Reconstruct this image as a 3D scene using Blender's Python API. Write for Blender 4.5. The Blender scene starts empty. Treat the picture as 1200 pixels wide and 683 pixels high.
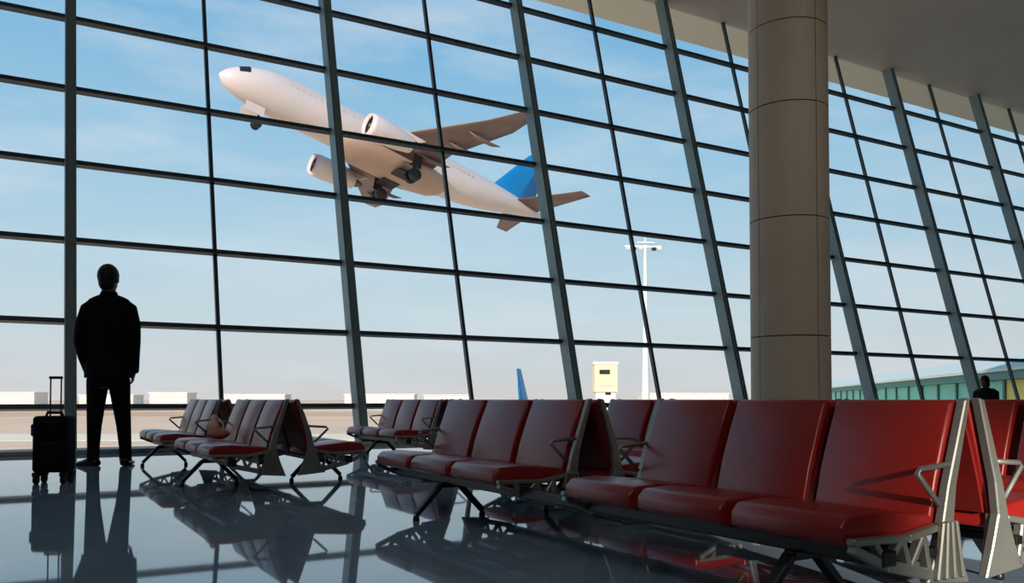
import bpy, bmesh, math, random
from mathutils import Vector, Matrix
random.seed(7)
S = bpy.context.scene
COL = S.collection
PI = math.pi

# ---------------------------------------------------------------- camera
cam_d = bpy.data.cameras.new('camera'); cam = bpy.data.objects.new('camera', cam_d); COL.objects.link(cam)
EYE = 0.65
cam.location = (0, 0, EYE); cam.rotation_euler = (PI/2 + 0.03, 0, 0)
cam_d.sensor_width = 36; cam_d.lens = 30; cam_d.shift_y = 0.0804; cam_d.clip_end = 20000
S.camera = cam

# ---------------------------------------------------------------- sky, sun, fill lights, exposure
def lin(r, g, b):
    def f(v):
        v /= 255.0
        return v/12.92 if v <= 0.04045 else ((v+0.055)/1.055)**2.4
    return (f(r), f(g), f(b), 1)

world = bpy.data.worlds.new('sky'); S.world = world; world.use_nodes = True
nt = world.node_tree; nt.nodes.clear()
out = nt.nodes.new('ShaderNodeOutputWorld'); bg = nt.nodes.new('ShaderNodeBackground')
tc = nt.nodes.new('ShaderNodeTexCoord'); sep = nt.nodes.new('ShaderNodeSeparateXYZ')
ramp = nt.nodes.new('ShaderNodeValToRGB')
nt.links.new(tc.outputs['Generated'], sep.inputs[0]); nt.links.new(sep.outputs['Z'], ramp.inputs[0])
els = ramp.color_ramp.elements
els[0].position = 0.0; els[0].color = lin(222, 212, 210)
els[1].position = 1.0; els[1].color = lin(60, 118, 190)
for pos, c in ((0.03, (216, 216, 219)), (0.09, (209, 221, 228)), (0.17, (190, 216, 232)), (0.27, (166, 205, 231)), (0.38, (136, 189, 226)), (0.55, (104, 164, 214))):
    e = els.new(pos); e.color = lin(*c)
# wispy clouds: stretched noise, thicker towards the horizon
mp = nt.nodes.new('ShaderNodeMapping'); mp.inputs['Scale'].default_value = (2.2, 2.2, 9.0)
nt.links.new(tc.outputs['Generated'], mp.inputs[0])
nz = nt.nodes.new('ShaderNodeTexNoise'); nz.inputs['Scale'].default_value = 1.6; nz.inputs['Detail'].default_value = 7; nz.inputs['Roughness'].default_value = 0.6
nt.links.new(mp.outputs[0], nz.inputs['Vector'])
cr = nt.nodes.new('ShaderNodeValToRGB'); cr.color_ramp.elements[0].position = 0.46; cr.color_ramp.elements[0].color = (0, 0, 0, 1)
cr.color_ramp.elements[1].position = 0.78; cr.color_ramp.elements[1].color = (0.6, 0.6, 0.6, 1)
nt.links.new(nz.outputs[0], cr.inputs[0])
mx = nt.nodes.new('ShaderNodeMixRGB'); mx.inputs['Color2'].default_value = lin(232, 234, 240)
nt.links.new(cr.outputs[0], mx.inputs['Fac']); nt.links.new(ramp.outputs[0], mx.inputs['Color1'])
nt.links.new(mx.outputs[0], bg.inputs['Color']); bg.inputs['Strength'].default_value = 1.0
nt.links.new(bg.outputs[0], out.inputs['Surface'])

sun_d = bpy.data.lights.new('sun', 'SUN'); sun = bpy.data.objects.new('sun', sun_d); COL.objects.link(sun)
sun_d.energy = 4.8; sun_d.angle = 0.02; sun_d.color = (1.0, 0.89, 0.82)
sun.rotation_euler = Vector((0.42, 0.80, -0.38)).to_track_quat('-Z', 'Y').to_euler()

S.view_settings.view_transform = 'Standard'; S.view_settings.look = 'None'
S.view_settings.exposure = 0.0; S.view_settings.gamma = 1.0; S.view_settings.use_curve_mapping = False

# the hall's own frame: s runs along the glass front, t towards it
TH = 0.528
U = Vector((math.cos(TH), math.sin(TH), 0)); N = Vector((-math.sin(TH), math.cos(TH), 0))
def P(s, t, z=0.0): return U*s + N*t + Vector((0, 0, z))
GLASS_T, LEAN = 11.78, 0.2618
CEIL = 9.24

def area_lamp(name, loc, target, size, watts, colour, spread=PI):
    d = bpy.data.lights.new(name, 'AREA'); o = bpy.data.objects.new(name, d); COL.objects.link(o)
    d.shape = 'RECTANGLE'; d.size, d.size_y = size; d.energy = watts; d.color = colour; d.spread = spread
    o.location = loc; o.rotation_euler = (Vector(target)-Vector(loc)).to_track_quat('-Z', 'Y').to_euler()
    return o
# added fill light high behind the viewer, lifting the dim seats
area_lamp('seat_fill_light', P(-2.5, -3.0, 9.0), P(1.5, 2.0, 0), (4, 4), 190, (1.0, 0.92, 0.82))
def spot_lamp(name, loc, target, watts, size, blend, colour):
    d = bpy.data.lights.new(name, 'SPOT'); o = bpy.data.objects.new(name, d); COL.objects.link(o)
    d.energy = watts; d.spot_size = size; d.spot_blend = blend; d.shadow_soft_size = 0.08; d.color = colour
    o.location = loc; o.rotation_euler = (target-loc).to_track_quat('-Z', 'Y').to_euler()
spot_lamp('column_fill_light', P(6.0, -1.5, 9.0), P(7.0, 6.2, 1.5), 500, 0.75, 1.0, (1.0, 0.92, 0.82))  # unseen fill added to brighten and warm the column
spot_lamp('bench_end_fill_light', P(-2.5, -13.4, 4.2), P(2.86, 1.1, 0.25), 23000, 0.115, 1.0, (1.0, 0.86, 0.72))  # unseen fill added from the rear, picks out the near bench end

# ---------------------------------------------------------------- materials
def mat(name, col, rough=0.5, metal=0.0, spec=0.5, var=0.08, scale=12.0, bump=0.0, ior=1.5, coat=0.0):
    m = bpy.data.materials.new(name); m.use_nodes = True
    t = m.node_tree; b = t.nodes['Principled BSDF']
    b.inputs['Roughness'].default_value = rough; b.inputs['Metallic'].default_value = metal
    b.inputs['IOR'].default_value = ior
    b.inputs['Specular IOR Level'].default_value = spec
    b.inputs['Coat Weight'].default_value = coat; b.inputs['Coat Roughness'].default_value = 0.28
    c = lin(*col)
    tx = t.nodes.new('ShaderNodeTexCoord'); n = t.nodes.new('ShaderNodeTexNoise')
    n.inputs['Scale'].default_value = scale; n.inputs['Detail'].default_value = 4
    t.links.new(tx.outputs['Object'], n.inputs['Vector'])
    r = t.nodes.new('ShaderNodeValToRGB')
    r.color_ramp.elements[0].position = 0.3; r.color_ramp.elements[1].position = 0.7
    r.color_ramp.elements[0].color = tuple(v*(1-var) for v in c[:3])+(1,)
    r.color_ramp.elements[1].color = tuple(min(1, v*(1+var)) for v in c[:3])+(1,)
    t.links.new(n.outputs[0], r.inputs[0]); t.links.new(r.outputs[0], b.inputs['Base Color'])
    if bump:
        bp = t.nodes.new('ShaderNodeBump'); bp.inputs['Strength'].default_value = bump; bp.inputs['Distance'].default_value = 0.01
        t.links.new(n.outputs[0], bp.inputs['Height']); t.links.new(bp.outputs[0], b.inputs['Normal'])
    return m

M = {}
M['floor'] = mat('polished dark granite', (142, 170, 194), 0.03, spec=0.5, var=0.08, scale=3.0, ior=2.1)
M['ceiling'] = mat('taupe ceiling metal', (196, 184, 168), 0.6, var=0.05, scale=0.8)
M['soffit'] = mat('cream eave', (242, 230, 202), 0.7, var=0.04)
M['wall'] = mat('plain plaster', (120, 114, 108), 0.8, var=0.04)
M['fin'] = mat('grey green steel', (122, 146, 150), 0.45, metal=0.0, var=0.06)
M['bar'] = mat('dark teal aluminium', (50, 66, 74), 0.45, var=0.06)
M['kerb'] = mat('grey stone kerb', (176, 178, 170), 0.5, var=0.08)
M['clad'] = mat('beige cladding', (186, 172, 152), 0.55, var=0.05, scale=2.0)
M['joint'] = mat('dark joint', (112, 102, 90), 0.8)
M['red'] = mat('red leather', (146, 32, 28), 0.34, spec=0.6, var=0.07, scale=30, bump=0.08, coat=0.16)
M['dark_red'] = mat('dark red shell', (120, 24, 20), 0.5, var=0.06)
M['black'] = mat('black steel', (22, 24, 26), 0.4, var=0.1)
M['cast'] = mat('cast aluminium', (150, 154, 148), 0.42, metal=0.6, var=0.06)
M['suit'] = mat('black suit cloth', (17, 17, 20), 0.85, spec=0.2, var=0.15, scale=40, bump=0.05)
M['shoe'] = mat('black shoe leather', (14, 13, 13), 0.3)
M['skin'] = mat('skin', (120, 84, 68), 0.55, var=0.04)
M['hair'] = mat('black hair', (14, 12, 12), 0.6, var=0.2, scale=80, bump=0.3)
M['case'] = mat('black luggage fabric', (12, 12, 13), 0.8, spec=0.2, var=0.15, scale=60, bump=0.1)
M['rubber'] = mat('rubber', (20, 20, 20), 0.7)
M['chrome'] = mat('handle tube', (120, 108, 104), 0.3, metal=0.8)
M['white'] = mat('white aircraft paint', (218, 201, 194), 0.35, var=0.03, scale=0.6)
M['grey_wing'] = mat('grey wing skin', (116, 94, 86), 0.45, var=0.06, scale=0.5)
M['belly'] = mat('belly fairing', (176, 148, 128), 0.45, var=0.06, scale=0.5)  # tan ground bounce on the shaded underside put into the colour
M['blue'] = mat('blue tail paint', (0, 126, 186), 0.35, var=0.04, scale=0.5)
M['dark'] = mat('dark opening', (24, 22, 24), 0.6)
M['mast'] = mat('white painted mast', (235, 232, 224), 0.5, var=0.03, scale=0.5)
M['cream'] = mat('cream tower concrete', (236, 214, 176), 0.7, var=0.04, scale=0.4)
M['pale'] = mat('pale far building', (226, 216, 204), 0.8, var=0.05, scale=0.1)
M['pale_win'] = mat('pale window band', (206, 198, 190), 0.5, var=0.05, scale=0.1)  # far haze put into the colour of the skyline windows
M['roof'] = mat('pale blue roof', (216, 224, 214), 0.9, spec=0.1, var=0.04, scale=0.3)
M['teal'] = mat('teal beam', (28, 118, 112), 0.5, var=0.06)
M['teal_post'] = mat('dark teal post', (24, 82, 84), 0.5, var=0.06)
M['turq'] = mat('turquoise glazing', (96, 206, 186), 0.4, spec=0.3, var=0.12, scale=0.25)
M['yellow'] = mat('pale yellow panel', (232, 214, 96), 0.5, var=0.05)
M['bag'] = mat('cream bag', (236, 216, 200), 0.6, var=0.06)
M['pink'] = mat('dusty pink cloth', (206, 128, 122), 0.7, var=0.08)

def glass_mat():
    m = bpy.data.materials.new('clear glass'); m.use_nodes = True; t = m.node_tree; t.nodes.clear()
    o = t.nodes.new('ShaderNodeOutputMaterial'); tr = t.nodes.new('ShaderNodeBsdfTransparent'); gl = t.nodes.new('ShaderNodeBsdfGlossy')
    tr.inputs[0].default_value = (0.95, 0.985, 0.99, 1); gl.inputs['Roughness'].default_value = 0.02
    lw = t.nodes.new('ShaderNodeLayerWeight'); lw.inputs[0].default_value = 0.5      # facing: 0 head-on, 1 grazing
    pw = t.nodes.new('ShaderNodeMath'); pw.operation = 'POWER'; pw.inputs[1].default_value = 5.0
    f = t.nodes.new('ShaderNodeMath'); f.operation = 'MULTIPLY_ADD'; f.inputs[1].default_value = 0.5; f.inputs[2].default_value = 0.015
    t.links.new(lw.outputs['Facing'], pw.inputs[0]); t.links.new(pw.outputs[0], f.inputs[0])
    x = t.nodes.new('ShaderNodeMixShader')
    t.links.new(f.outputs[0], x.inputs[0]); t.links.new(tr.outputs[0], x.inputs[1]); t.links.new(gl.outputs[0], x.inputs[2])
    t.links.new(x.outputs[0], o.inputs[0]); return m
M['glass'] = glass_mat()

def ground_mat():
    m = mat('pale airfield concrete', (240, 204, 170), 0.9, spec=0.05, var=0.06, scale=0.02)
    return m
M['ground'] = ground_mat()
M['strip'] = mat('white airfield paving', (252, 232, 202), 0.9, spec=0.05, var=0.03, scale=0.05)
M['tan'] = mat('tan dry grass', (228, 186, 148), 0.95, spec=0.05, var=0.1, scale=0.03)

# ---------------------------------------------------------------- mesh helpers
class MB:
    def __init__(s): s.v = []; s.f = []; s.sm = []
    def face(s, idx, smooth=False): s.f.append(tuple(idx)); s.sm.append(smooth)
    def box(s, c, size, rot=None):
        c = Vector(c); h = [d/2 for d in size]; b = len(s.v)
        for z in (-1, 1):
            for y in (-1, 1):
                for x in (-1, 1):
                    v = Vector((x*h[0], y*h[1], z*h[2]))
                    if rot is not None: v = rot @ v
                    s.v.append(c+v)
        for q in ((0,2,3,1),(4,5,7,6),(0,1,5,4),(2,6,7,3),(0,4,6,2),(1,3,7,5)): s.face([b+i for i in q])
        return s
    def hexa(s, pts):       # 8 corners: bottom ring of four, top ring of four
        b = len(s.v); s.v += [Vector(p) for p in pts]
        for q in ((0,3,2,1),(4,5,6,7),(0,1,5,4),(1,2,6,5),(2,3,7,6),(3,0,4,7)): s.face([b+i for i in q])
        return s
    def beam(s, a, b, w, h, side):   # bar from a to b; w along side, h across both
        a, b = Vector(a), Vector(b); d = (b-a).normalized(); side = Vector(side)
        side = (side-d*side.dot(d)).normalized(); up = side.cross(d)
        pts = []
        for p in (a, b):
            for x, y in ((-1,-1),(1,-1),(1,1),(-1,1)): pts.append(p+side*(x*w/2)+up*(y*h/2))
        return s.hexa(pts)
    def rings(s, rings, cap=True, smooth=True):
        n = len(rings[0]); b = len(s.v)
        for r in rings: s.v += [Vector(p) for p in r]
        for i in range(len(rings)-1):
            for j in range(n):
                k = (j+1) % n
                s.face((b+i*n+j, b+i*n+k, b+(i+1)*n+k, b+(i+1)*n+j), smooth)
        if cap:
            s.face([b+j for j in range(n)][::-1]); e = b+(len(rings)-1)*n
            s.face([e+j for j in range(n)])
        return s
    def tube(s, path, rad, n=10, cap=True, flat=1.0, side=None):
        path = [Vector(p) for p in path]
        if not isinstance(rad, (list, tuple)): rad = [rad]*len(path)
        R = []; prev = None
        for i, p in enumerate(path):
            d = (path[min(i+1, len(path)-1)]-path[max(i-1, 0)]).normalized()
            if side is not None: a = Vector(side)
            elif prev is not None: a = prev
            else: a = Vector((1,0,0)) if abs(d.x) < 0.8 else Vector((0,1,0))
            a = (a-d*a.dot(d)).normalized(); prev = a; c = d.cross(a)
            R.append([p+(a*math.cos(q)+c*math.sin(q)*flat)*rad[i] for q in [2*PI*j/n for j in range(n)]])
        return s.rings(R, cap)
    def ell(s, c, r, nu=14, nv=9, rot=None):
        R = []
        for i in range(nv):
            a = -PI/2 + PI*(i+0.02 if i == 0 else (i-0.02 if i == nv-1 else i))/(nv-1)
            ring = []
            for j in range(nu):
                q = 2*PI*j/nu
                v = Vector((r[0]*math.cos(a)*math.cos(q), r[1]*math.cos(a)*math.sin(q), r[2]*math.sin(a)))
                if rot is not None: v = rot @ v
                ring.append(Vector(c)+v)
            R.append(ring)
        return s.rings(R)
    def mesh(s, name, m, bevel=0.0, seg=2):
        me = bpy.data.meshes.new(name); me.from_pydata([tuple(v) for v in s.v], [], s.f)
        me.polygons.foreach_set('use_smooth', s.sm)
        bm = bmesh.new(); bm.from_mesh(me)
        bmesh.ops.recalc_face_normals(bm, faces=bm.faces)
        if bevel:
            ed = [e for e in bm.edges if len(e.link_faces) == 2 and e.calc_face_angle(0) > 0.6]
            bmesh.ops.bevel(bm, geom=ed, offset=bevel, segments=seg, affect='EDGES', profile=0.5)
            if seg > 2:
                for f in bm.faces: f.smooth = True
        bm.to_mesh(me); bm.free()
        for mm in (m if isinstance(m, (list, tuple)) else [m]): me.materials.append(M[mm])
        return me

def link(name, me, parent=None):
    o = bpy.data.objects.new(name, me); COL.objects.link(o)
    if parent is not None: o.parent = parent
    return o
def part(name, mb, m, parent=None, bevel=0.0, seg=2): return link(name, mb.mesh(name, m, bevel, seg), parent)
def tag(o, label=None, cat=None, group=None, kind=None):
    if label: o['label'] = label
    if cat: o['category'] = cat
    if group: o['group'] = group
    if kind: o['kind'] = kind
    return o
def thing(name, loc, rz, label, cat, group=None):
    o = link(name, None); o.location = loc; o.rotation_euler = (0, 0, rz); o.empty_display_size = 0.2
    return tag(o, label, cat, group)
def struct(name, mb, m, label=None, bevel=0.0):
    return tag(part(name, mb, m, None, bevel), label, None, None, 'structure')
def copy_tree(o, parent=None):
    c = o.copy(); COL.objects.link(c)
    if parent is not None: c.parent = parent
    for ch in list(o.children): copy_tree(ch, c)
    return c
ROT = Matrix.Rotation(TH, 3, 'Z')
def hall_box(s0, s1, t0, t1, z0, z1):
    mb = MB(); mb.hexa([P(s0,t0,z0),P(s1,t0,z0),P(s1,t1,z0),P(s0,t1,z0),P(s0,t0,z1),P(s1,t0,z1),P(s1,t1,z1),P(s0,t1,z1)]); return mb

# ---------------------------------------------------------------- the hall
S0, S1, T0 = -9.2, 34.0, -14.0
GT = lambda z: GLASS_T + LEAN*z
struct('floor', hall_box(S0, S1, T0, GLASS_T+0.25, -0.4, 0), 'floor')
struct('ceiling', hall_box(S0, S1, T0, GT(CEIL)+0.05, CEIL, CEIL+0.5), 'ceiling')
struct('trim_1', hall_box(S0-1, S1+1, GT(CEIL)+0.05, GT(CEIL)+1.2, CEIL, CEIL+0.5), 'soffit')
struct('trim_2', hall_box(S0, S1, GLASS_T-0.42, GLASS_T+0.12, 0.0, 0.05), 'kerb', bevel=0.008)
struct('wall_back', hall_box(S0, S1, T0-0.3, T0, -0.4, CEIL), 'wall')
def side_wall(name, s0, s1):
    mb = MB(); mb.hexa([P(s0,T0,-0.4),P(s1,T0,-0.4),P(s1,GT(0)+.3,-0.4),P(s0,GT(0)+.3,-0.4),P(s0,T0,CEIL),P(s1,T0,CEIL),P(s1,GT(CEIL)+.1,CEIL),P(s0,GT(CEIL)+.1,CEIL)])
    struct(name, mb, 'wall')
side_wall('wall_left', S0-0.3, S0)
side_wall('wall_right', S1, S1+0.3)

# glass front: leaning curtain wall of fins, slim bars, transoms and panes
win = tag(link('window_1', None), 'leaning curtain wall of clear panes between dark green grey fins', None, None, 'structure')
NW = Vector((N.x, N.y, LEAN)).normalized()      # up the slope is (LEAN*N + z); NW is only used for bar sides
UP = (N*LEAN + Vector((0,0,1))).normalized()
OUT = U.cross(UP)*-1                            # outwards
if OUT.dot(N) < 0: OUT = -OUT
def wall_pt(s, z, off=0.0): return P(s, GT(z), z) + OUT*off
J0, J1 = -3, 18
sj = {j: 0.65*(-2.14 + 2.928*j) for j in range(J0, J1+1)}; sj[1] += 0.085
zt = [0.65*(0.8304 + 1.6668*i) for i in range(8)]
for j in range(J0, J1+1):
    if j % 2:
        mb = MB(); mb.beam(wall_pt(sj[j], 0.0, -0.125), wall_pt(sj[j], CEIL, -0.125), 0.13, 0.25, U)
        mb.beam(wall_pt(sj[j], 0.0, -0.262), wall_pt(sj[j], CEIL, -0.262), 0.055, 0.025, U)
        part('mullion_fin', mb, 'fin', win)
    else:
        mb = MB(); mb.beam(wall_pt(sj[j], 0.0, -0.02), wall_pt(sj[j], CEIL, -0.02), 0.05, 0.07, U)
        part('glazing_bar', mb, 'bar', win)
for z in zt:
    mb = MB(); mb.beam(wall_pt(sj[J0], z, -0.045), wall_pt(sj[J1], z, -0.045), 0.062, 0.10, UP)
    part('transom', mb, 'bar', win)
zb = [0.06]+zt+[CEIL]
for j in range(J0, J1):
    for i in range(len(zb)-1):
        a, b, z0, z1 = sj[j]+0.02, sj[j+1]-0.02, zb[i]+0.02, zb[i+1]-0.02
        mb = MB(); mb.hexa([wall_pt(a, z0, d) for d in (-0.006,)]+[wall_pt(b, z0, -0.006), wall_pt(b, z0, 0.006), wall_pt(a, z0, 0.006), wall_pt(a, z1, -0.006), wall_pt(b, z1, -0.006), wall_pt(b, z1, 0.006), wall_pt(a, z1, 0.006)])
        part('glass_pane', mb, 'glass', win)

# round column of stacked cladding panels
cl = P(7.07, 6.29, 0)
colm = thing('round_column', cl, 0, 'thick round beige clad column rising to the ceiling behind the red seats', 'column')
R = 0.405
mb = MB(); mb.tube([(0,0,0),(0,0,CEIL)], R-0.02, 40); part('core', mb, 'joint', colm)
mb = MB(); mb.tube([(0,0,0),(0,0,0.12)], R+0.025, 40); part('base_ring', mb, 'clad', colm)
zs = [0.12, 1.30, 2.52, 3.70, 4.55, 5.75, 6.95, 8.15, CEIL]
nseg = 12
for k in range(len(zs)-1):
    z0, z1 = zs[k]+0.006, zs[k+1]-0.006
    for q in range(4):
        a0 = q*PI/2 + 0.42 + 0.012; a1 = a0 + PI/2 - 0.024
        mb = MB(); rings = []
        for i in range(nseg+1):
            a = a0+(a1-a0)*i/nseg; c, s_ = math.cos(a), math.sin(a)
            rings.append([(c*(R-0.03), s_*(R-0.03), z0), (c*R, s_*R, z0), (c*R, s_*R, z1), (c*(R-0.03), s_*(R-0.03), z1)])
        mb.rings(rings, smooth=False)
        o = part('cladding_panel', mb, 'clad', colm)

# ---------------------------------------------------------------- benches
SW = 0.45      # width of one seat
PITCH = 0.50
def profile_mesh(name, prof, width, m, bevel, seg=3):
    mb = MB(); b = 0; n = len(prof)
    r0 = [(x, -width/2, z) for x, z in prof]; r1 = [(x, width/2, z) for x, z in prof]
    mb.rings([r0, r1], smooth=False)
    return mb.mesh(name, m, bevel, seg)
SEAT = profile_mesh('seat_pad', [(-0.545, 0.262), (-0.545, 0.305), (-0.515, 0.333), (-0.40, 0.338), (-0.12, 0.312), (-0.10, 0.255), (-0.30, 0.246), (-0.50, 0.245)], SW, 'red', 0.012)
BACK = profile_mesh('backrest', [(-0.165, 0.305), (-0.135, 0.42), (-0.092, 0.54), (-0.052, 0.636), (-0.034, 0.652), (-0.008, 0.640), (-0.045, 0.53), (-0.086, 0.41), (-0.118, 0.295), (-0.145, 0.285)], SW, 'red', 0.010)
def back_shell():
    mb = MB()
    mb.rings([[(x, y, z) for x, z in [(-0.006, 0.630), (-0.043, 0.53), (-0.083, 0.41), (-0.112, 0.30), (-0.100, 0.30), (-0.070, 0.41), (-0.030, 0.53), (0.006, 0.625)]] for y in (-SW/2+0.015, SW/2-0.015)], smooth=False)
    return mb.mesh('back_shell', 'dark_red')
SHELL = back_shell()
def end_bracket():
    mb = MB(); y = 0.0; w = 0.03
    def bar(pts, r0, r1):
        for i in range(len(pts)-1):
            a, b = pts[i], pts[i+1]
            mb.beam((a[0], y, a[1]), (b[0], y, b[1]), w, r0+(r1-r0)*i/max(1, len(pts)-2), (0, 1, 0))
    # tapering blade up the back, as a prism
    blade = [(-0.010, 0.655), (-0.036, 0.650), (-0.126, 0.40), (-0.152, 0.30), (-0.185, 0.21), (-0.230, 0.128), (-0.030, 0.112), (-0.066, 0.20), (-0.100, 0.30), (-0.086, 0.40)]
    mb.rings([[(x, -w/2, z) for x, z in blade], [(x, w/2, z) for x, z in blade]], smooth=False)
    # arm under the seat with its cast struts
    bar([(-0.535, 0.250), (-0.40, 0.195), (-0.20, 0.150)], 0.026, 0.034)
    bar([(-0.540, 0.268), (-0.30, 0.262), (-0.15, 0.285)], 0.020, 0.020)
    for a, b in (((-0.45, 0.262), (-0.40, 0.20)), ((-0.33, 0.26), (-0.40, 0.20)), ((-0.33, 0.26), (-0.30, 0.175)), ((-0.24, 0.262), (-0.30, 0.175)), ((-0.235, 0.262), (-0.21, 0.15))):
        bar([a, b], 0.018, 0.018)
    # ribs of the cast foot
    for x in (-0.20, -0.16, -0.12, -0.08):
        mb.beam((x, -0.022, 0.135), (x*0.5-0.07, -0.022, 0.30), 0.02, 0.012, (0, 1, 0))
    return mb.mesh('end_bracket', 'cast', 0.004, 1)
BRACKET = end_bracket()
def armrest_mesh():
    mb = MB()
    mb.tube([(-0.085, 0, 0.462), (-0.235, 0, 0.452), (-0.250, 0, 0.440), (-0.150, 0, 0.345)], 0.0085, 8, side=(0, 1, 0))
    return mb.mesh('armrest', 'cast')
ARM = armrest_mesh()
def leg_mesh():
    mb = MB(); h = 0.185
    mb.beam((-0.46, 0, h), (-0.34, 0, h), 0.045, 0.03, (0, 1, 0))
    mb.beam((-0.455, 0, h), (-0.60, 0, 0.035), 0.04, 0.028, (0, 1, 0))
    mb.beam((-0.345, 0, h), (-0.20, 0, 0.035), 0.04, 0.028, (0, 1, 0))
    return mb.mesh('leg', 'black', 0.004, 1)
LEG = leg_mesh()
def foot_mesh():
    mb = MB(); mb.tube([(0,0,0),(0,0,0.012),(0,0,0.03)], [0.018, 0.018, 0.014], 12); return mb.mesh('foot_pad', 'black')
FOOT = foot_mesh()
def make_bench(s, groups, legs, label, group, rear=False, name='tandem_bench'):
    t0 = min(g[0] for g in groups); t1 = max(g[0]+g[1]*g[2] for g in groups); tm = (t0+t1)/2
    b = thing(name, P(s+(0.012 if rear else -0.012), tm, 0), TH+(PI if rear else 0), label, 'bench', group)
    sg = -1 if rear else 1
    for ti, n, pw in groups:
        for k in range(n):
            y = sg*(ti+pw*(k+0.5)-tm)
            st = link('seat_pad', SEAT, b); st.location.y = y; st.scale.y = pw/PITCH
            bk = link('backrest', BACK, b); bk.location.y = y; bk.scale.y = pw/PITCH
            sh = link('back_shell', SHELL, bk)
        for e in (ti, ti+n*pw):
            y = sg*(e-tm)
            br = link('end_bracket', BRACKET, b); br.location.y = y
            ar = link('armrest', ARM, br)
    mb = MB(); mb.beam((-0.40, t0-tm-0.02, 0.215), (-0.40, t1-tm+0.02, 0.215), 0.06, 0.045, (1, 0, 0))
    mb.beam((-0.20, t0-tm-0.02, 0.215), (-0.20, t1-tm+0.02, 0.215), 0.04, 0.03, (1, 0, 0))
    part('beam', mb, 'black', b, 0.006)
    for L in legs:
        lg = link('leg', LEG, b); lg.location.y = sg*(L-tm)
        for x in (-0.60, -0.20):
            f = link('foot_pad', FOOT, lg); f.location.x = x
    return b
G = 'back to back rows of red airport seats'
g1 = [(6.0, 3, .5), (8.25, 3, .5)]; l1 = [6.75, 9.0]
g2 = [(1.52, 3, .46), (3.44, 3, .51)]; l2 = [1.80, 4.22]
g3 = [(1.65, 3, .5), (3.70, 3, .5), (5.80, 1, .5)]; l3 = [2.4, 4.45, 6.0]
g4 = [(8.20, 3, .5)]; l4 = [8.95]
make_bench(1.70, g1, l1, 'red seat row nearest the standing man, with the small pale bag on a seat', G)
make_bench(1.70, g1, l1, 'red seat row backing onto the row with the pale bag, facing away from the man', G, True)
make_bench(2.48, g2, l2, 'big foreground red seat row facing left, its near end a bright cast bracket', G)
make_bench(2.48, g2, l2, 'row of red seats backing onto the big foreground row, facing the column', G, True)
make_bench(3.95, g3, l3, 'long red seat row just behind the foreground pair, seen mostly over their tops', G)
make_bench(3.95, g3, l3, 'far side row of the long pair behind the foreground seats, facing the column', G, True)
make_bench(3.95, g4, l4, 'short purple red three seat row just right of the second wide fin', G)
make_bench(3.95, g4, l4, 'short three seat row backing onto the purple red row near the second wide fin', G, True)
make_bench(17.75, [(9.6, 3, .5)], [10.35], 'far red seat row against the glass where a person in black sits', G)

# small bag on the first row
bag = thing('soft_bag', P(1.40, 7.0, 0.336), TH+0.3, 'small cream and pink soft bag lying on the red seats', 'bag')

# ---------------------------------------------------------------- person helpers
def remeshed(name, mb, m, parent, voxel, smooth=4):
    o = part(name, mb, m, parent)
    r = o.modifiers.new('remesh', 'REMESH'); r.mode = 'VOXEL'; r.voxel_size = voxel; r.use_smooth_shade = True
    s_ = o.modifiers.new('smooth', 'SMOOTH'); s_.iterations = smooth; s_.factor = 0.5
    return o
def oval(c, rx, ry, n=20, tilt=0.0):
    return [(c[0]+rx*math.cos(q), c[1]+ry*math.sin(q), c[2]+tilt*math.cos(q)) for q in [2*PI*j/n for j in range(n)]]
def finger(mb, base, d, curl, length, r):
    p = Vector(base); d = Vector(d).normalized(); c = Vector(curl).normalized(); pts = [p]; 
    for k, f in enumerate((0.45, 0.32, 0.23)):
        p = p + d*(length*f); pts.append(p); d = (d*0.78 + c*0.62).normalized()
    mb.tube(pts, [r, r*0.95, r*0.85, r*0.7], 7)
def hand(mb, wrist, d, palm_n, thumb_side, sc=1.0):
    w = Vector(wrist); d = Vector(d).normalized(); n = Vector(palm_n).normalized(); sd = Vector(thumb_side).normalized()
    c = w + d*0.055*sc
    rot = Matrix((sd, d, n)).transposed()
    mb.ell(c, (0.043*sc, 0.058*sc, 0.018*sc), 12, 8, rot)
    for k, (o, L) in enumerate(((0.03, 0.072), (0.010, 0.08), (-0.010, 0.074), (-0.029, 0.058))):
        finger(mb, w + d*0.095*sc + sd*o*sc, d, n, L*sc, 0.0092*sc)
    finger(mb, w + d*0.03*sc + sd*0.034*sc, d*0.7+sd*0.75, d+n*0.5, 0.075*sc, 0.0105*sc)

def head_mesh(mb, c, k):      # head facing +y, c = centre, k = head height
    x, y, z = c
    mb.ell((x, y-0.02*k, z+0.06*k), (0.335*k, 0.41*k, 0.43*k), 20, 14)
    mb.ell((x, y+0.10*k, z-0.17*k), (0.265*k, 0.28*k, 0.32*k), 18, 12)
    mb.ell((x, y+0.24*k, z-0.36*k), (0.11*k, 0.10*k, 0.09*k), 10, 8)          # chin
    mb.tube([(x, y+0.36*k, z+0.06*k), (x, y+0.44*k, z-0.09*k), (x, y+0.36*k, z-0.13*k)], [0.035*k, 0.062*k, 0.05*k], 8)   # nose
    for q in (-1, 1):
        mb.ell((x+q*0.335*k, y-0.02*k, z-0.04*k), (0.03*k, 0.075*k, 0.13*k), 8, 7)   # ears
        mb.ell((x+q*0.13*k, y+0.335*k, z+0.10*k), (0.10*k, 0.05*k, 0.035*k), 8, 6)  # brow
    mb.ell((x, y+0.36*k, z-0.22*k), (0.10*k, 0.03*k, 0.025*k), 8, 6)           # lips

def face_parts(parent, c, k):
    x, y, z = c
    mb = MB()
    for q in (-1, 1): mb.ell((x+q*0.13*k, y+0.325*k, z+0.03*k), (0.05*k, 0.045*k, 0.03*k), 8, 6)
    part('eyes', mb, 'white', parent)

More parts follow.
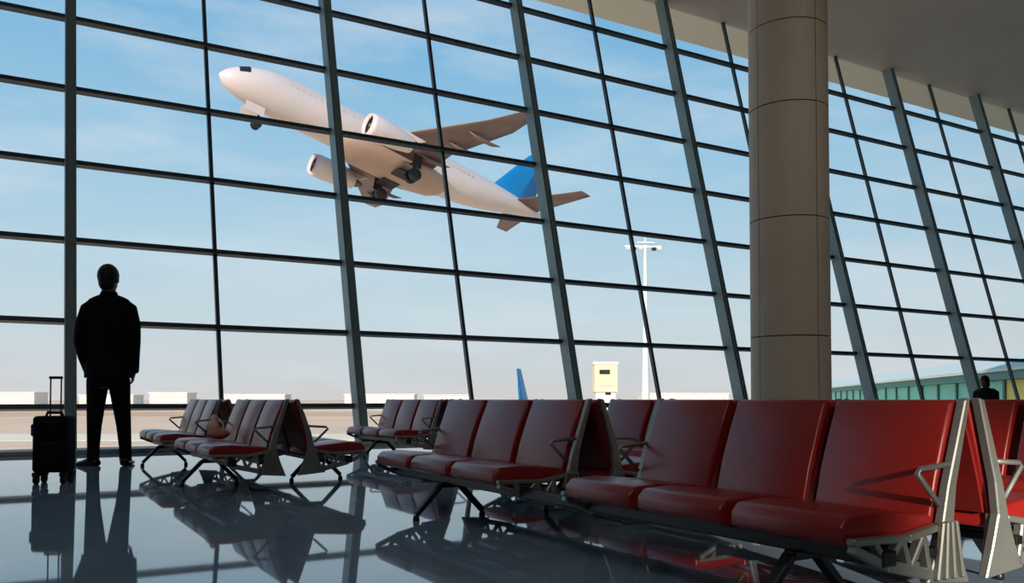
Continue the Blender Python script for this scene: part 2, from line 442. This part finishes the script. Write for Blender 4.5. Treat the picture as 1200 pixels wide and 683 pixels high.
# ---------------------------------------------------------------- standing man (scale: 1 px of the photograph = 8.45 mm where he stands)
K = 0.00845
man = thing('person', (-3.985, 8.42, 0), 0.12, 'person in black suit standing at the glass with back turned, beside the black trolley case', 'person')
def mp_(px, py, d=0.0): return Vector(((px-128)*K, d, (546-py)*K))
# body: head, neck, trunk, arms with hands, legs as one surface
mb = MB()
hc = mp_(127, 328, 0.0)
head_mesh(mb, hc, 0.275)
mb.tube([mp_(127.5, 338, -0.01), mp_(128, 352, -0.02), mp_(128, 362, -0.02)], [0.066, 0.068, 0.085], 14)
mb.rings([oval(mp_(128, y, -0.01), w*K, d*K) for y, w, d in ((356, 10, 8), (366, 17, 10), (385, 20, 12), (410, 18.5, 12), (430, 20, 13), (446, 21, 13.5), (456, 16, 12))])
for q, sh, el, wr in ((-1, (105, 361), (99.5, 402), (104.5, 434)), (1, (152, 361), (157.5, 402), (154, 434))):
    a, b, c = mp_(*sh, -0.01), mp_(*el, -0.05), mp_(*wr, 0.08)
    mb.tube([mp_(128+q*10, 370, -0.01), a+Vector((-q*0.02, 0, -0.07)), (a+b)/2, b, (b+c)/2, c], [0.04, 0.045, 0.044, 0.042, 0.038, 0.031], 12)
    hand(mb, c, Vector((-q*0.25, 0.45, -0.85)), Vector((-q, 0.1, -0.1)), Vector((0, 1, 0.4)), 1.08)
    hip = mp_(128+q*10.5, 448, 0); kn = mp_(115 if q < 0 else 145, 496, 0.02); an = mp_(113 if q < 0 else 148.5, 538, -0.01)
    mb.tube([hip, (hip+kn)/2, kn, (kn+an)/2, an], [0.082, 0.066, 0.05, 0.046, 0.038], 14)
remeshed('body', mb, 'skin', man, 0.008, 3)
# hair
mb = MB()
mb.ell(hc+Vector((0, -0.016, 0.028)), (0.099, 0.122, 0.121), 20, 14)
mb.ell(hc+Vector((0, -0.045, -0.04)), (0.080, 0.078, 0.092), 18, 12)
part('hair', mb, 'hair', man)
face_parts(man, hc, 0.275)
# jacket: trunk, collar and sleeves
mb = MB()
tor = [(346.5, 9, 8.5, -.02), (349.5, 17, 9.5, -.02), (352.5, 22.5, 11, -.02), (359, 25, 13, -.02), (368, 25.8, 14, -.02), (385, 25.5, 15.5, -.02), (402, 24.5, 15, -.01), (418, 25.2, 15.5, 0), (432, 26.6, 17, 0), (444, 27, 17.5, 0)]
mb.rings([oval(mp_(128.3, y, d), w*K, dd*K, 24) for y, w, dd, d in tor])
for q, pts in ((-1, [(110, 358.5, -.02), (104.3, 362.5, -.02), (99.8, 382, -.04), (98.6, 402, -.06), (101, 419, -.02), (104.3, 437, .06)]), (1, [(146.6, 358.5, -.02), (152.4, 362.5, -.02), (157.2, 382, -.04), (158.8, 402, -.06), (157.2, 419, -.02), (154.4, 437, .06)])):
    mb.tube([mp_(*p) for p in pts], [0.055, 0.063, 0.066, 0.060, 0.054, 0.049], 14)
remeshed('jacket', mb, 'suit', man, 0.0095, 5)
mb = MB()
mb.rings([oval(mp_(128, 343.5, -0.012), 8.9*K, 8.9*K, 20), oval(mp_(128, 352.5, -0.02), 11.5*K, 10.5*K, 20)], cap=False)
part('collar', mb, 'suit', man)
# trousers
mb = MB()
mb.rings([oval(mp_(128, y, 0.0), w*K, d*K, 22) for y, w, d in ((428, 21, 14), (440, 23, 15), (450, 23, 15), (456, 18, 13))])
for q in (-1, 1):
    pts = ((116.5, 446), (115, 470), (113.2, 500), (112.6, 525), (112.4, 541)) if q < 0 else ((140, 446), (142.5, 470), (146, 500), (148, 525), (148.6, 541))
    mb.tube([mp_(*p, 0.0) for p in pts], [0.105, 0.088, 0.068, 0.058, 0.058], 16, flat=1.05)
remeshed('trousers', mb, 'suit', man, 0.0095, 4)
for q, c, ang in ((-1, mp_(112, 546), 1.05), (1, mp_(148.5, 546), 0.05)):
    mb = MB(); f = Vector((-math.sin(ang), math.cos(ang), 0)); sd = Vector((math.cos(ang), math.sin(ang), 0))
    R_ = []
    for a, w, h in ((-0.075, 0.032, 0.055), (-0.05, 0.043, 0.085), (0.0, 0.045, 0.095), (0.06, 0.047, 0.075), (0.13, 0.052, 0.05), (0.19, 0.044, 0.038), (0.225, 0.022, 0.025)):
        cc = c+f*a
        R_.append([cc+sd*(w*math.cos(t_))+Vector((0, 0, max(0.0, h*0.5+h*0.5*math.sin(t_)))) for t_ in [2*PI*j/12 for j in range(12)]])
    mb.rings(R_); part('shoe', mb, 'shoe', man)

# ---------------------------------------------------------------- trolley case
case = thing('trolley_case', (-3.565, 6.66, 0), 0.10, 'black wheeled trolley case with its pull handle raised, left of the standing man', 'suitcase')
mb = MB(); mb.box((0, 0, 0.305), (0.255, 0.20, 0.435)); part('body', mb, 'case', case, 0.028, 3)
mb = MB(); mb.box((0, -0.112, 0.22), (0.21, 0.035, 0.23)); fp = part('front_pocket', mb, 'case', case, 0.014, 3)
mb = MB(); mb.box((0, -0.131, 0.315), (0.19, 0.006, 0.010)); part('zip', mb, 'rubber', fp)
mb = MB(); mb.box((0, -0.104, 0.435), (0.21, 0.022, 0.12)); fp = part('front_pocket', mb, 'case', case, 0.010, 3)
mb = MB(); mb.box((0, -0.117, 0.478), (0.18, 0.006, 0.008)); part('zip', mb, 'rubber', fp)
mb = MB(); mb.tube([(-0.06, 0, 0.52), (-0.055, 0, 0.548), (0.055, 0, 0.548), (0.06, 0, 0.52)], 0.012, 8); part('top_handle', mb, 'rubber', case)
mb = MB(); mb.tube([(-0.126, -0.03, 0.36), (-0.153, -0.03, 0.375), (-0.153, -0.03, 0.45), (-0.126, -0.03, 0.465)], 0.010, 8); part('side_handle', mb, 'rubber', case)
ph = MB()
for x in (-0.065, 0.015): ph.tube([(x, 0.075, 0.50), (x, 0.075, 0.815)], 0.0065, 8)
ph = part('pull_handle', ph, 'chrome', case)
mb = MB(); mb.box((-0.026, 0.075, 0.822), (0.10, 0.028, 0.022)); part('grip', mb, 'rubber', ph, 0.007, 3)
for x in (-0.1, 0.1):
    for y in (-0.07, 0.07):
        mb = MB(); mb.tube([(x-0.014, y, 0.034), (x+0.014, y, 0.034)], 0.034, 16); w = part('wheel', mb, 'rubber', case, 0)
        mb = MB(); mb.box((x, y, 0.072), (0.05, 0.055, 0.035)); part('wheel_housing', mb, 'rubber', w, 0.008)

# bag: two soft lumps with a strap
mb = MB(); mb.ell((0, 0, 0.045), (0.075, 0.11, 0.045), 18, 10); part('body', mb, 'pink', bag)
mb = MB(); mb.ell((-0.02, 0.06, 0.10), (0.05, 0.055, 0.055), 14, 9); mb.ell((0.0, 0.07, 0.165), (0.028, 0.03, 0.03), 12, 8); part('flap', mb, 'bag', bag)
mb = MB(); mb.tube([(0, -0.09, 0.06), (0.0, -0.06, 0.13), (0.0, 0.0, 0.16), (0, 0.05, 0.11)], 0.007, 8); part('strap', mb, 'bag', bag)

# ---------------------------------------------------------------- seated person far off at the glass (only head and shoulders rise over the seats)
sp = thing('person', P(17.40, 10.35, 0), TH+PI/2, 'person in black seated at the far glass, black haired head above the red seats', 'person')
# local frame: +y is where the person looks, seat at z 0.33
mb = MB(); hc2 = Vector((0, 0.02, 1.02)); head_mesh(mb, hc2, 0.235)
mb.tube([(0, -0.02, 0.95), (0, -0.03, 0.86)], [0.055, 0.06], 12)
mb.rings([oval((0, -0.03+0.0, z), w, d) for z, w, d in ((0.87, 0.10, 0.07), (0.82, 0.17, 0.09), (0.70, 0.165, 0.10), (0.55, 0.145, 0.10), (0.44, 0.165, 0.115), (0.38, 0.16, 0.11))])
for q in (-1, 1):
    mb.tube([(q*0.12, -0.03, 0.82), (q*0.20, -0.03, 0.79), (q*0.225, -0.02, 0.58), (q*0.15, 0.20, 0.485)], [0.055, 0.055, 0.043, 0.030], 10)
    hand(mb, (q*0.15, 0.20, 0.485), (-q*0.3, 0.9, -0.15), (0, 0, -1), (-q, 0.2, 0), 0.9)
    mb.tube([(q*0.09, 0.0, 0.42), (q*0.11, 0.22, 0.425), (q*0.11, 0.40, 0.41), (q*0.11, 0.41, 0.22), (q*0.11, 0.39, 0.06)], [0.085, 0.078, 0.06, 0.055, 0.04], 12)
    mb.ell((q*0.11, 0.45, 0.035), (0.042, 0.12, 0.034), 12, 8)
remeshed('body', mb, 'skin', sp, 0.008, 3)
mb = MB()
mb.ell(hc2+Vector((0, -0.014, 0.026)), (0.088, 0.106, 0.108), 18, 12); mb.ell(hc2+Vector((0, -0.05, -0.05)), (0.085, 0.06, 0.09), 14, 10)
part('hair', mb, 'hair', sp)
face_parts(sp, hc2, 0.235)
mb = MB()
mb.rings([oval((0, -0.03, z), w, d) for z, w, d in ((0.895, 0.075, 0.068), (0.865, 0.14, 0.09), (0.82, 0.195, 0.11), (0.70, 0.185, 0.12), (0.55, 0.165, 0.12), (0.44, 0.185, 0.135), (0.40, 0.18, 0.13))])
for q in (-1, 1):
    mb.tube([(q*0.12, -0.03, 0.825), (q*0.205, -0.03, 0.79), (q*0.228, -0.02, 0.58), (q*0.165, 0.165, 0.495)], [0.066, 0.066, 0.054, 0.042], 12)
remeshed('top', mb, 'suit', sp, 0.0095, 3)
mb = MB()
mb.rings([oval((0, -0.01, z), 0.18, 0.14) for z in (0.35, 0.40, 0.46)])
for q in (-1, 1):
    mb.tube([(q*0.09, 0.0, 0.42), (q*0.11, 0.22, 0.425), (q*0.11, 0.40, 0.41), (q*0.11, 0.42, 0.22), (q*0.11, 0.39, 0.075)], [0.095, 0.088, 0.075, 0.066, 0.058], 12)
remeshed('trousers', mb, 'suit', sp, 0.0095, 3)

# ---------------------------------------------------------------- airliner (x forward, y port, z up; 34 m long)
def airfoil(c, chord, thick, axis='h'):
    pts = []
    for u_, h in ((0, 0), (0.04, 0.5), (0.15, 0.85), (0.35, 1.0), (0.6, 0.7), (1.0, 0.05)): pts.append((u_, h))
    low = [(0.6, -0.35), (0.35, -0.5), (0.15, -0.5), (0.04, -0.35)]
    R_ = []
    for u_, h in pts+low:
        d = h*thick/2
        R_.append((c[0]-u_*chord, c[1], c[2]+d) if axis == 'h' else (c[0]-u_*chord, c[1]+d, c[2]))
    return R_
def make_airliner(name, label, fin_mat, group=None, gear_scale=1.0):
    a = thing(name, (0, 0, 0), 0, label, 'airplane', group)
    mb = MB(); R_ = []
    for x, r, z in ((0.0, 0.10, -0.42), (-0.35, 0.55, -0.40), (-1.0, 0.98, -0.32), (-2.0, 1.36, -0.2), (-3.5, 1.70, -0.06), (-5.5, 1.85, 0), (-21, 1.85, 0), (-24, 1.76, 0.1), (-27, 1.46, 0.34), (-30, 1.0, 0.64), (-32.5, 0.56, 0.84), (-34, 0.22, 0.92)):
        R_.append([(x, r*math.cos(q), z+r*math.sin(q)) for q in [2*PI*j/32 for j in range(32)]])
    mb.rings(R_); fu = part('fuselage', mb, 'white', a)
    mb = MB()     # cockpit glazing, raised a hair from the nose skin
    for q0, q1 in ((0.28, 0.62), (0.64, 1.0), (1.04, 1.5), (1.64, 2.1), (2.14, 2.5), (2.52, 2.86)):
        def pt(x, r, z, q): return (x, (r+0.03)*math.cos(q), z+(r+0.03)*math.sin(q))
        b = len(mb.v); mb.v += [Vector(p) for p in (pt(-1.2, 1.07, -0.30, q0), pt(-1.2, 1.07, -0.30, q1), pt(-2.0, 1.36, -0.2, q1), pt(-2.0, 1.36, -0.2, q0))]
        mb.face((b, b+1, b+2, b+3))
    part('cockpit_window', mb, 'dark', fu)
    # rows of cabin windows: too small to pick apart, one part a side
    for sd in (1, -1):
        mb = MB()
        for k in range(36):
            x = -5.2-k*0.53; z = 0.42
            b = len(mb.v)
            for dx, dz in ((0, 0), (-0.24, 0), (-0.24, 0.36), (0, 0.36)):
                zz = z+dz; yy = math.sqrt(max(0.1, 1.865**2-zz*zz))
                mb.v.append(Vector((x+dx, sd*yy, zz)))
            mb.face((b, b+1, b+2, b+3))
        o = part('cabin_windows', mb, 'pale_win', fu); o['kind'] = 'stuff'
    mb = MB(); R_ = []
    for x, ry, rz in ((-10.2, 0.5, 0.2), (-11.5, 1.9, 0.8), (-13, 2.25, 1.05), (-19, 2.3, 1.1), (-21, 1.9, 0.8), (-22.5, 0.5, 0.25)):
        R_.append([(x, ry*math.cos(q), -1.25+rz*math.sin(q)) for q in [2*PI*j/20 for j in range(20)]])
    mb.rings(R_); part('belly_fairing', mb, 'belly', a)
    for sd in (1, -1):
        mb = MB()
        mb.rings([airfoil((-11.6, sd*1.2, -1.05), 7.8, 0.95), airfoil((-14.6, sd*4.9, -0.55), 4.8, 0.55), airfoil((-18.9, sd*10.6, 0.45), 2.7, 0.28), airfoil((-20.5, sd*13.0, 1.0), 1.4, 0.14)])
        w = part('wing', mb, 'grey_wing', a)
        for y in (3.3, 6.4, 8.6):          # flap track fairings
            f = (y-1.2)/9.4; x = -18.8-f*2.6; z = -0.95+f*1.35
            mb = MB(); mb.tube([(x+2.3, sd*y, z-0.18), (x+1.2, sd*y, z-0.38), (x-0.2, sd*y, z-0.30), (x-1.0, sd*y, z-0.1)], [0.05, 0.2, 0.17, 0.04], 8); part('flap_fairing', mb, 'grey_wing', w)
        ey, ez = sd*5.0, -1.62
        mb = MB(); R_ = []
        for x, r in ((-11.2, 0.82), (-10.9, 0.92), (-11.4, 1.04), (-12.4, 1.06), (-13.9, 0.92), (-15.2, 0.68)):
            R_.append([(x, ey+r*math.cos(q), ez+r*math.sin(q)) for q in [2*PI*j/24 for j in range(24)]])
        mb.rings(R_, cap=False); e = part('engine', mb, 'white', a)
        mb = MB(); mb.tube([(-11.35, ey, ez), (-11.4, ey, ez)], 0.95, 24); part('fan_face', mb, 'dark', e)
        mb = MB(); mb.tube([(-11.05, ey, ez), (-11.36, ey, ez)], [0.05, 0.3], 12); part('spinner', mb, 'grey_wing', e)
        mb = MB(); mb.tube([(-14.9, ey, ez), (-16.1, ey, ez)], [0.55, 0.22], 16); part('exhaust_cone', mb, 'grey_wing', e)
        mb = MB(); mb.hexa([(-12.2, ey-0.15, ez+0.9), (-15.8, ey-0.15, ez+0.5), (-15.8, ey+0.15, ez+0.5), (-12.2, ey+0.15, ez+0.9), (-13.6, ey-0.15, ez+1.1), (-16.6, ey-0.15, ez+1.0), (-16.6, ey+0.15, ez+1.0), (-13.6, ey+0.15, ez+1.1)])
        part('pylon', mb, 'white', e)
        mb = MB(); mb.rings([airfoil((-29.8, sd*0.4, 0.95), 3.4, 0.36), airfoil((-33.4, sd*6.6, 1.4), 1.4, 0.14)]); part('tailplane', mb, 'grey_wing', a)
        # main gear
        g = MB(); g.tube([(-17.0, sd*2.9, -0.6), (-17.0, sd*2.9, -2.95)], 0.14, 8); g.beam((-17.0, sd*2.9, -1.6), (-17.0, sd*1.2, -1.5), 0.12, 0.12, (1, 0, 0)); g = part('main_gear', g, 'dark', a)
        for dy in (-0.36, 0.36):
            mb = MB(); mb.tube([(-17.0, sd*2.9+dy-0.17, -2.95), (-17.0, sd*2.9+dy+0.17, -2.95)], 0.58, 18); part('wheel', mb, 'rubber', g)
        mb = MB(); mb.box((-17.0, sd*3.35, -1.7), (0.9, 0.05, 1.2)); part('gear_door', mb, 'dark', g)
        mb = MB(); mb.box((-16.9, sd*1.3, -2.30), (1.7, 1.5, 0.12)); part('gear_bay', mb, 'dark', g)
    mb = MB(); mb.rings([airfoil((-26.4, 0, 1.1), 6.2, 0.5, 'v'), airfoil((-27.6, 0, 1.9), 5.3, 0.44, 'v'), airfoil((-31.6, 0, 6.9), 2.5, 0.22, 'v'), airfoil((-31.9, 0, 7.1), 2.0, 0.1, 'v')]); part('tail_fin', mb, fin_mat, a)
    g = MB(); g.tube([(-3.8, 0, -1.5), (-3.7, 0, -3.2)], 0.1, 8); g = part('nose_gear', g, 'dark', a)
    for dy in (-0.2, 0.2):
        mb = MB(); mb.tube([(-3.7, dy-0.1, -3.2), (-3.7, dy+0.1, -3.2)], 0.38, 14); part('wheel', mb, 'rubber', g)
    for dy in (-0.45, 0.45):
        mb = MB(); mb.box((-3.2, dy, -2.15), (1.6, 0.05, 0.8)); part('gear_door', mb, 'white', g)
    return a
jet = make_airliner('airliner', 'white airliner with blue tail fin climbing through the sky beyond the glass', 'blue')
jet.rotation_euler = (0.1168, -0.2455, -2.4785); jet.location = (-23.2, 67.1, 26.91)
parked = copy_tree(jet)
parked['label'] = 'parked airplane outside whose blue tail fin shows above the middle red seats'
parked.location = (11.3, 169.5, -5+3.53); parked.rotation_euler = (0, 0, math.atan2(0.95, 0.31))

# ---------------------------------------------------------------- the airfield
GZ = -5.0
mb = MB(); mb.box((0, 3000, GZ-0.5), (12000, 5960, 1.0)); g = struct('ground', mb, 'ground')
mb = MB(); mb.box((-60, 128, GZ+0.02), (260, 22, 0.04)); tag(part('taxiway', mb, 'strip'), None, None, None, 'structure')
mb = MB(); mb.box((-150, 330, GZ+0.02), (700, 110, 0.04)); tag(part('grass_field', mb, 'tan'), None, None, None, 'structure')
mb = MB(); mb.box((-100, 480, GZ+0.03), (1200, 50, 0.04)); tag(part('runway', mb, 'strip'), None, None, None, 'structure')

# low buildings on the skyline
blds = [(-372, 620, 60, 10.5, 'long pale flat building on the skyline left of the trolley handle', 2), (-300, 640, 40, 8.6, 'low pale shed on the skyline above the trolley case', 1),
        (-238, 600, 26, 10, 'narrow pale block on the skyline just right of the standing man', 2), (-192, 640, 48, 9, 'wide pale shed on the skyline above the seat row with the bag', 1),
        (-95, 620, 50, 9, 'pale low block on the skyline beside the second wide fin', 1), (-48, 640, 34, 8.6, 'small pale block on the skyline left of the parked blue tail', 1), (120, 600, 60, 9.5, 'pale hangar on the skyline right of the light mast', 1)]
for x, y, w, h, lab, fl in blds:
    b = thing('distant_building', (x, y, GZ), 0, lab, 'building', 'buildings on the skyline')
    mb = MB(); mb.box((0, 0, h/2), (w, 18, h)); wl = part('walls', mb, 'pale', b)
    mb = MB(); mb.box((0, 0, h+0.3), (w+1.2, 19.2, 0.6)); part('roof', mb, 'mast', b)
    n = int(w/5)
    for f in range(fl):
        for k in range(n):
            mb = MB(); mb.box((-w/2+(k+0.5)*w/n, -9.0, h*(0.55 if fl == 1 else 0.38+0.36*f)), (w/n*0.62, 0.3, h*0.17)); part('window', mb, 'pale_win', wl)

# cream tower
tw = thing('control_tower', (27.2, 250, GZ), 0, 'cream square tower with dark window, outside right of the third wide fin', 'tower')
mb = MB(); mb.box((0, 0, 3.9), (5.6, 5.6, 7.8)); part('base', mb, 'mast', tw)
mb = MB(); mb.box((0, 0, 11.9), (6.6, 6.6, 8.2)); part('shaft', mb, 'cream', tw)
mb = MB(); mb.box((0, 0, 16.2), (7.2, 7.2, 0.7)); part('roof', mb, 'mast', tw)
mb = MB(); mb.box((-0.4, -3.32, 13.6), (3.0, 0.14, 1.3)); part('window', mb, 'dark', tw)
mb = MB(); mb.box((-0.2, -3.32, 9.6), (3.4, 0.14, 0.6)); part('window', mb, 'pale_win', tw)
mb = MB(); mb.box((0.6, -2.85, 7.4), (1.6, 0.3, 0.8)); part('window', mb, 'dark', tw)

# light mast
ms = thing('light_mast', (34.5, 220, GZ), 0.1, 'tall white tapering floodlight mast outside, left of the fourth wide fin', 'light mast')
mb = MB(); mb.tube([(0, 0, 0), (0, 0, 8), (0, 0, 25), (0, 0, 45.6)], [1.25, 0.95, 0.6, 0.36], 16); part('pole', mb, 'mast', ms)
mb = MB(); mb.box((-0.6, 0, 45.2), (9.6, 0.6, 0.5)); mb.box((0, 0, 46.2), (4.5, 1.6, 0.3)); mb.tube([(0, 0, 45), (0, 0, 48)], 0.12, 8); part('crossarm', mb, 'mast', ms)
for x in (-4.6, -3.1, -1.3, 2.2, 3.6):
    mb = MB(); mb.box((x, -0.4, 44.55), (1.05, 0.9, 0.8)); part('floodlight', mb, 'dark' if x in (-3.1, 2.2) else 'pale_win', ms, 0.1)

# turquoise concourse running away on the right
A0 = Vector((21.7, 30, 0)); D = Vector((0.229, 0.973, 0)).normalized(); Q = Vector((D.y, -D.x, 0))
cc = thing('terminal_concourse', (A0.x, A0.y, GZ), math.atan2(D.y, D.x), 'long turquoise glazed concourse with pale roof outside on the right', 'building')
LEN = 125.0      # local x runs along the concourse, -y is away from the viewer's side
mb = MB(); mb.box((LEN/2, -4.5, 2.4), (LEN, 9, 4.8)); part('core', mb, 'turq', cc)
mb = MB(); mb.box((LEN/2, 0.25, 0.9), (LEN, 0.5, 1.8)); part('plinth', mb, 'mast', cc)
mb = MB(); mb.box((LEN/2, 0.35, 6.82), (LEN+1, 0.7, 0.42)); part('eave_beam', mb, 'teal', cc)
mb = MB(); mb.rings([[(x, 0.9, 7.0), (x, 0.9, 7.15), (x, -3.0, 8.3), (x, -7.0, 8.75), (x, -11.0, 8.3), (x, -11.0, 7.0)] for x in (-0.5, LEN+0.5)], smooth=False); part('roof', mb, 'roof', cc)
step = 4.3; n = int(LEN/step)
for k in range(n+1):
    mb = MB(); mb.box((k*step, 0.06, 4.2), (0.34, 0.14, 5.1)); part('post', mb, 'teal_post', cc)
for k in range(n):
    for z0, z1 in ((1.8, 4.25), (4.35, 6.6)):
        mb = MB(); mb.box((k*step+step/2, 0.0, (z0+z1)/2), (step-0.36, 0.10, z1-z0))
        part('glass_panel', mb, 'yellow' if (k == 2 and z0 > 4) else 'turq', cc)
